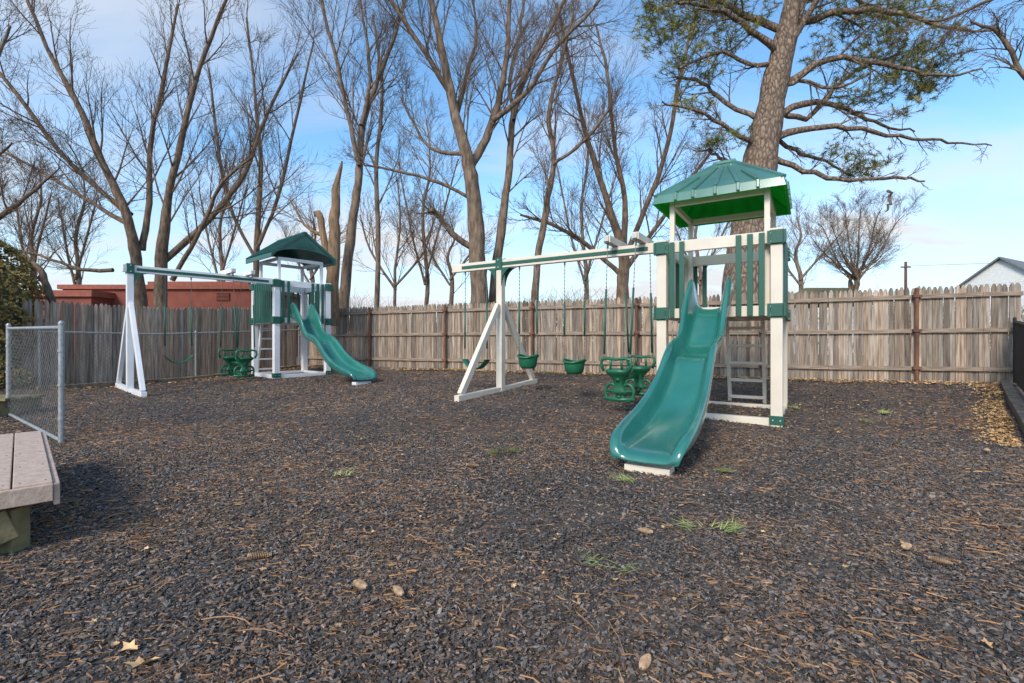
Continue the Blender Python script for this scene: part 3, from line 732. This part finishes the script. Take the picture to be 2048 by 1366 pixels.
T.L([(980,650,14),(992,540,13),(1005,440,12),(1018,330,10),(1028,220,9),(1055,130,8),(1100,50,6),(1150,-50,4)],15,2.3,3,dy=.3,t0=.35)
T.L([(1028,240,6),(1020,150,5),(1040,40,4),(1050,-50,3)],10,2.0,3,dy=.9)
T.done()
T=Tree('bare_tree',1075,14.2,7,M_bark)
T.L([(1068,640,11),(1076,520,10),(1092,420,9),(1108,320,7),(1100,220,6),(1125,110,5),(1150,0,3)],14,1.9,3,dy=.4,t0=.3)
T.L([(1105,330,5),(1165,290,4),(1210,240,3)],7,1.5,3,dy=-.6)
T.done()
T=Tree('bare_tree',1245,17,8,M_bark)
T.L([(1245,650,19),(1243,570,17),(1245,510,15),(1212,410,9),(1172,290,7),(1140,160,5),(1110,30,3)],14,2.5,3,dy=-.6,t0=.3)
T.L([(1246,520,10),(1252,400,8),(1232,270,6),(1222,130,5),(1200,20,3)],13,2.4,3,dy=.8)
T.L([(1248,520,9),(1288,420,7),(1325,310,6),(1345,190,5),(1370,70,3)],13,2.4,3,dy=-.8)
T.L([(1250,540,8),(1310,460,6),(1375,370,5),(1440,285,3)],11,2.1,3,dy=.6)
T.L([(1242,550,7),(1170,490,6),(1100,455,5),(1040,440,3)],9,1.7,3,dy=-.7)
T.done()
for i,(x,Y,top) in enumerate([(850,26,230),(1170,26,200),(440,28,300),(150,28,330),(60,26,330),(1400,28,330),(900,38,440),(1600,38,430),(620,40,430)]):
    T=Tree('bare_tree',x,Y,60+i,M_bark2 if i%2 else M_bark,.0075,rs=.6)
    h=560-top
    T.L([(x,640,8),(x+4,560,7),(x-6,560-h*.4,5),(x+8,560-h*.7,3.5),(x,top,1.5)],14,2.8,3,dy=.5,t0=.15)
    T.L([(x,570,4),(x-30,560-h*.3,3.5),(x-60,560-h*.75,2)],10,2.6,3,dy=.8)
    T.L([(x,560,4),(x+35,560-h*.35,3.5),(x+70,560-h*.7,2)],10,2.6,3,dy=-.8)
    T.done()
T=Tree('bare_tree',1710,30,9,M_bark,.0065,rs=.5)
for (a,b_) in((-90,475),(-75,455),(-50,435),(-25,427),(0,420),(30,425),(60,443),(85,463),(100,488)):
    T.L([(1708,600,6),(1709,560,5),(1709+a*.45,515+(b_-430)*.25,3.2),(1709+a*.8,b_+22,2),(1709+a,b_,1.2)],14,1.7,3,dy=T.rd.uniform(-2,2),t0=.25,n=6)
T.done()
T=Tree('bare_tree',-150,14,10,M_bark)
T.L([(-160,640,20),(-150,540,17),(-60,470,9),(20,420,6),(75,375,4),(115,340,2)],10,1.5,3)
T.L([(-120,520,8),(-60,440,6),(0,350,4),(60,300,2)],10,1.7,3,dy=-.5)
T.L([(-150,520,12),(-100,300,9),(-60,150,6),(-30,20,3)],12,2.0,3,dy=.7)
T.done()
T=Tree('bare_tree',2250,10,12,M_bark)
T.L([(2330,640,22),(2300,300,18),(2270,60,14),(2240,-150,10)],4,1,1)
T.L([(2290,230,9),(2160,175,8),(2062,150,7),(2032,95,6),(2012,55,5),(1960,30,3)],14,.9,2,dy=.2,t0=.4,up=-.08)
T.L([(2280,80,8),(2150,20,6),(2040,-25,5),(1930,15,4),(1870,15,2.5)],14,.9,2,dy=.4,t0=.35,up=-.14)
T.done()
T=Tree('bare_tree',90,10.8,13,M_bark)
T.L([(112,690,12),(106,610,10),(84,548,8),(56,515,5),(40,500,3)],4,.8,2)
T.done()

# pine
ppar=empty('pine_tree')
T=Tree('trunk_and_limbs',1520,12.5,20,M_pbark,rs=.88,rmin=.005)
T.L([(1478,690,60),(1486,620,50),(1494,520,44),(1505,410,40),(1522,310,34),(1543,200,28),(1565,100,25),(1590,0,22),(1612,-120,18),(1630,-260,13)],3,1.0,1,t0=.6,n=20,jit=.02)
T.rs=.72
limbs=[]
def PL(nodes,nk=7,Lk=.8,dy=0,up=.0,lev=2):
    N=len(nodes); nodes=[(x+T.rd.uniform(-6,6)*(0<i<N-1),y+T.rd.uniform(-7,7)*(0<i<N-1),w) for i,(x,y,w) in enumerate(nodes)]
    limbs.append(T.L(nodes,nk,Lk,lev,dy,up=up,t0=.25,n=7,kids=(4,3),jit=.05,ang=(.5,1.1)))
PL([(1540,285,12),(1620,262,8),(1700,266,6),(1790,288,4),(1850,306,3),(1922,316,1.5)],10,.7,-.8)
PL([(1530,310,10),(1590,345,7),(1670,368,5),(1740,380,4),(1784,388,2)],7,.6,-1)
PL([(1776,382,4),(1783,400,4),(1770,424,2)],0,.2)
PL([(1550,230,11),(1640,205,8),(1720,210,6),(1790,235,4),(1868,243,2)],9,.9,.6)
PL([(1556,180,11),(1650,130,8),(1750,140,6),(1830,180,4),(1905,172,2)],10,1.0,-.8)
PL([(1545,215,9),(1620,222,7),(1700,150,5),(1780,100,4),(1850,70,2)],10,1.1,.8)
PL([(1575,60,12),(1650,40,9),(1750,50,7),(1850,90,4),(1915,110,2)],10,1.2,-1)
PL([(1590,10,11),(1680,-30,8),(1780,-20,5),(1880,20,3)],9,1.2,1)
PL([(1522,300,8),(1450,268,6),(1380,240,4),(1305,234,2)],9,.8,-.8)
PL([(1535,250,8),(1465,195,6),(1420,145,5),(1370,120,3)],9,.9,.8)
PL([(1560,110,11),(1490,80,8),(1410,52,6),(1330,62,3)],11,1.1,-1)
PL([(1570,70,11),(1500,10,9),(1430,-30,6),(1330,-20,3)],10,1.2,.8)
PL([(1560,120,8),(1510,140,6),(1440,110,5),(1350,150,3)],10,1.0,-.3)
PL([(1600,-40,10),(1540,-80,8),(1440,-60,6),(1320,10,3)],10,1.2,-.8)
PL([(1560,120,9),(1600,60,8),(1640,-10,6),(1700,-90,4)],9,1.2,-1.2)
PL([(1540,260,7),(1600,290,6),(1690,310,4),(1760,330,2)],8,.7,.9)
PL([(1515,360,8),(1465,320,6),(1440,290,4),(1400,285,2)],8,.6,.5)
PL([(1548,190,7),(1590,160,6),(1650,185,4),(1720,160,2)],9,.8,-.4)
o=T.done(); o.parent=ppar
clumps=[(1330,70,60,60),(1400,40,70,90),(1370,120,50,60),(1450,90,45,40),(1340,10,60,80),(1450,0,60,80),(1420,150,30,25),(1520,20,35,22),(1300,30,40,40),
 (1700,40,60,60),(1780,70,60,90),(1850,95,60,100),(1880,125,32,50),(1800,140,50,70),(1835,175,50,50),(1760,185,45,35),(1700,200,40,25),(1740,110,50,55),(1860,165,30,34),
 (1700,320,40,34),(1740,335,40,55),(1660,300,30,20),(1430,285,36,30),(1480,275,28,16),(1380,200,35,24),(1640,110,40,24),(1800,0,70,80),(1700,-30,70,70),(1880,20,36,25),(1390,-40,80,80),(1580,-60,50,40),(1640,20,45,34),(1410,230,35,16),(1690,160,35,26),(1820,215,30,22),(1500,60,30,18),(1770,30,50,50)]
nd=MB(); rd=random.Random(77); u=12.5/F
for (x,y,r,n) in clumps:
    ty=rd.uniform(.75,1.25)
    for k in range(int(n*1.25)):
        q=rvec(rd)*(rd.random()**.5)
        c=Vector(((x+q.x*r-1024)*u,12.5+q.y*r*u*1.3+rd.uniform(-.5,.5),H+(683-y-q.z*r*.5)*u))
        dirb=(Vector((q.x,q.y,.2))+rvec(rd)*.5).normalized()
        nd.tube([c-dirb*.22,c+dirb*.05],.006,3,(.9,.6,.7),cap=False)
        cc=rd.uniform(.55,1.5)*ty; yw=rd.random()<.12; cw=(cc*rd.uniform(.9,1.25)*(1.7 if yw else 1),cc*(1.3 if yw else 1),cc*.8)
        for j in range(24):
            dd=(dirb*rd.uniform(.2,1)+rvec(rd)*.8).normalized(); l=rd.uniform(.10,.19); s=dd.cross(rvec(rd)).normalized()*.0062
            o_=c+dirb*rd.uniform(-.12,.05); nd.add([o_-s,o_+s,o_+dd*l],[(0,1,2)],cw)
o=nd.obj('needle_foliage',M_needle,ppar,vcol=True)

# evergreen shrub on the left
par=empty('evergreen_shrub'); mb=MB(); rd=random.Random(8)
cx,cy=-11.0,9.35
for k in range(22000):
    z=rd.uniform(0,3.2); t=z/3.2; R0=1.25*(1-max(0,(t-.5)/.5)**2.0)**.5 if t>.5 else 1.25
    a=rd.uniform(0,6.283); rr=R0*(1-abs(rd.gauss(0,.10)))+.09*math.sin(5*a+z*6)+.07*math.sin(9*z+3*a)+.04*math.sin(17*z+11*a)
    p=Vector((cx+rr*math.cos(a),cy+rr*math.sin(a),z+.1)); s=rd.uniform(.02,.05)
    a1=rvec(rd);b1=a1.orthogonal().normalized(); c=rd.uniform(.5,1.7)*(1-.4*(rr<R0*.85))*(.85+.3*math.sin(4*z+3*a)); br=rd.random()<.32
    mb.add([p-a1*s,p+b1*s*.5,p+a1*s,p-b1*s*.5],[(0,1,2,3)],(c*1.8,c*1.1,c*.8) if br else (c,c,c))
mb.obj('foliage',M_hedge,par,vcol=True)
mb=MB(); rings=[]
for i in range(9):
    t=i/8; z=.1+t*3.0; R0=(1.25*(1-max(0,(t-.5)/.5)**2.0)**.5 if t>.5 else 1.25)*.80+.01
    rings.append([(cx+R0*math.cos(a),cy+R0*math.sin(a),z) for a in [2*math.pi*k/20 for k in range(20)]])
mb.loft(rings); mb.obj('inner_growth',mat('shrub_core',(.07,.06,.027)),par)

mb=MB(); rd=random.Random(9)
for k in range(5200):
    Y=rd.uniform(28,60); X=rd.uniform(-1.3,1.25)*Y
    hgt=(1.3+1.6*math.sin(X*.13+1)**2+rd.uniform(0,1.2))*Y/42+.6; 
    p=Vector((X,Y,.2)); d=Vector((rd.uniform(-.4,.4),rd.uniform(-.3,.3),1)).normalized()
    c=rd.uniform(.6,1.5)
    n=3; pts=[p]
    for i in range(n): d=(d+rvec(rd)*.2).normalized(); pts.append(pts[-1]+d*hgt/n*1.1)
    mb.tube(pts,[.03,.022,.015,.008],3,(c,c,c),cap=False)
    for j in range(3):
        q=pts[1].lerp(pts[3],rd.random()); e_=(d+rvec(rd)*.8).normalized(); mb.tube([q,q+e_*hgt*.35],[.012,.006],3,(c,c,c),cap=False)
for k in range(9000):
    Y=rd.uniform(45,75); X=rd.uniform(-1.3,1.25)*Y; z=rd.uniform(.2,2.6+1.2*math.sin(X*.09)+.8*math.sin(X*.31)); s=rd.uniform(.1,.3); a1=rvec(rd); b1=a1.orthogonal().normalized(); p=Vector((X,Y,max(.2,z))); c=rd.uniform(.5,1.3)
    mb.add([p-a1*s,p+b1*s*.6,p+a1*s,p-b1*s*.6],[(0,1,2,3)],(c*.8,c,c*.7))
mb.obj('distant_treeline',M_bush,vcol=True)

# ------------------------------------------------------------------ buildings
par=empty('red_building',(0,0,0)); wl=MB(); tr=MB(); gl2=MB()
wl.box((-17.9,27,1.9),(9.6,6,3.7)); tr.box((-17.9,27,3.80),(9.9,6.3,.22)); tr.box((-16.2,27,4.02),(5.2,5,.25))
wl.box((-21.9,24.8,1.6),(3.4,4,3.2)); tr.box((-21.9,24.8,3.35),(3.7,4.3,.3))
for i in range(5): gl2.box((-21.2+i*1.7,23.97,2.2),(.9,.05,1.1))
for i in range(6): tr.box((-14.6,23.95,3.15+i*.07),(.7,.05,.03))
wl.obj('walls',M_redw,par); tr.obj('roof_trim',M_redt,par); gl2.obj('windows',M_glass,par)
par=empty('white_house',(42.2,41,0),R(28)); wl=MB(); rf=MB(); gl2=MB()
w=5.2;l=13;e=6.2;ap=8.3
wl.add([(0,-w/2,0),(0,w/2,0),(0,w/2,e),(0,0,ap-.12),(0,-w/2,e),(l,-w/2,0),(l,w/2,0),(l,w/2,e),(l,0,ap-.12),(l,-w/2,e)],[(0,1,2,3,4),(9,8,7,6,5),(0,4,9,5),(1,6,7,2)])
for i in range(30): wl.box((-.012,0,.3+i*.2),(.02,w,.02)); wl.box((l/2,-w/2-.012,.3+i*.2),(l,.02,.02))
for sg in(-1,1):
    a=Vector((l/2,sg*(w/2+.35)/2,(e-.3+ap)/2)); an=math.atan2(ap-e+.3,w/2+.35)
    rf.box(a,(l+.8,math.hypot(w/2+.35,ap-e+.3),.12),Matrix.Rotation(-sg*an,3,'X'))
for x in(3,7,10): gl2.box((x,-w/2-.03,4.2),(1,.06,1.4))
gl2.box((-.03,0,4.4),(.06,.9,1.3))
wl.obj('walls',M_siding,par); rf.obj('roof',M_shingle,par); gl2.obj('windows',M_glass,par)
par=empty('low_house',(22.5,34,0)); wl=MB(); rf=MB()
wl.box((0,0,1.6),(5,5,3.4)); rf.add([(-2.8,-2.8,3.6),(2.8,-2.8,3.6),(2.8,2.8,3.6),(-2.8,2.8,3.6),(-1.5,0,4.9),(1.5,0,4.9),],[(0,1,5,4),(1,2,5),(2,3,4,5),(3,0,4),(3,2,1,0)])
wl.obj('walls',M_siding,par); rf.obj('roof',M_timber,par)
mb=MB(); mb.tube([(37.3,45,0),(37.3,45,8.6)],[.16,.11],8); mb.box((37.3,45,8.1),(.9,.12,.12))
mb.tube([(37.3,45,8.2),(80,36,8.4)],.02,4)
mb.obj('utility_pole',M_rust)

# ------------------------------------------------------------------ sky, sun, camera
az=R(208); el=R(36)
wd=bpy.data.worlds.new('World'); scene.world=wd; wd.use_nodes=True; nt=wd.node_tree; N=nt.nodes; L=nt.links
bg=N['Background']
sky=N.new('ShaderNodeTexSky'); sky.sky_type='NISHITA'; sky.sun_disc=False; sky.sun_elevation=el; sky.sun_rotation=az; sky.air_density=1.0; sky.dust_density=.5; sky.ozone_density=1.5
tc=N.new('ShaderNodeTexCoord'); sp=N.new('ShaderNodeSeparateXYZ'); L.new(tc.outputs['Generated'],sp.inputs[0])
ad=N.new('ShaderNodeMath'); ad.operation='ADD'; ad.inputs[1].default_value=.18; L.new(sp.outputs[2],ad.inputs[0])
mxx=N.new('ShaderNodeMath'); mxx.operation='MAXIMUM'; mxx.inputs[1].default_value=.05; L.new(ad.outputs[0],mxx.inputs[0])
dv=N.new('ShaderNodeVectorMath'); dv.operation='DIVIDE'; L.new(tc.outputs['Generated'],dv.inputs[0]); L.new(mxx.outputs[0],dv.inputs[1])
mp=N.new('ShaderNodeMapping'); mp.inputs['Scale'].default_value=(.55,1.2,.8); mp.inputs['Location'].default_value=(3.1,.4,0); L.new(dv.outputs[0],mp.inputs[0])
nz=N.new('ShaderNodeTexNoise'); nz.inputs['Scale'].default_value=1.5; nz.inputs['Detail'].default_value=7; nz.inputs['Roughness'].default_value=.52; nz.inputs['Distortion'].default_value=.35; L.new(mp.outputs[0],nz.inputs['Vector'])
cr=N.new('ShaderNodeValToRGB'); cr.color_ramp.elements[0].position=.45; cr.color_ramp.elements[1].position=.74; L.new(nz.outputs['Fac'],cr.inputs[0])
hz=N.new('ShaderNodeMapRange'); hz.inputs['From Min'].default_value=.0; hz.inputs['From Max'].default_value=.34; hz.inputs['To Min'].default_value=.85; hz.inputs['To Max'].default_value=.0; L.new(sp.outputs[2],hz.inputs['Value'])
m1=N.new('ShaderNodeMath'); m1.operation='MULTIPLY_ADD'; m1.inputs[1].default_value=.8; L.new(cr.outputs[0],m1.inputs[0]); L.new(hz.outputs[0],m1.inputs[2]); m1.use_clamp=True
tint=N.new('ShaderNodeMixRGB'); tint.blend_type='MULTIPLY'; tint.inputs[0].default_value=1; tint.inputs[2].default_value=(1.3,1.75,1.9,1); L.new(sky.outputs[0],tint.inputs[1])
mx=N.new('ShaderNodeMixRGB'); mx.inputs[2].default_value=(5.7,5.9,6.2,1); L.new(m1.outputs[0],mx.inputs[0]); L.new(tint.outputs[0],mx.inputs[1])
L.new(mx.outputs[0],bg.inputs[0]); bg.inputs[1].default_value=.15
sl=bpy.data.lights.new('sun','SUN'); sl.energy=3.1; sl.angle=R(16); sl.color=(1,.91,.79)
so=bpy.data.objects.new('sun',sl); scene.collection.objects.link(so)
dirv=Vector((math.sin(az)*math.cos(el),math.cos(az)*math.cos(el),math.sin(el)))
so.rotation_euler=dirv.to_track_quat('Z','Y').to_euler(); so.location=(0,-5,20)
cam=bpy.data.cameras.new('camera'); co=bpy.data.objects.new('camera',cam); scene.collection.objects.link(co)
co.location=(0,0,H); co.rotation_euler=(R(90),0,0); cam.sensor_width=36; cam.lens=F/2048*36; cam.clip_start=.05; cam.clip_end=3000
scene.camera=co
scene.view_settings.view_transform='Standard'; scene.view_settings.look='None'; scene.view_settings.exposure=0
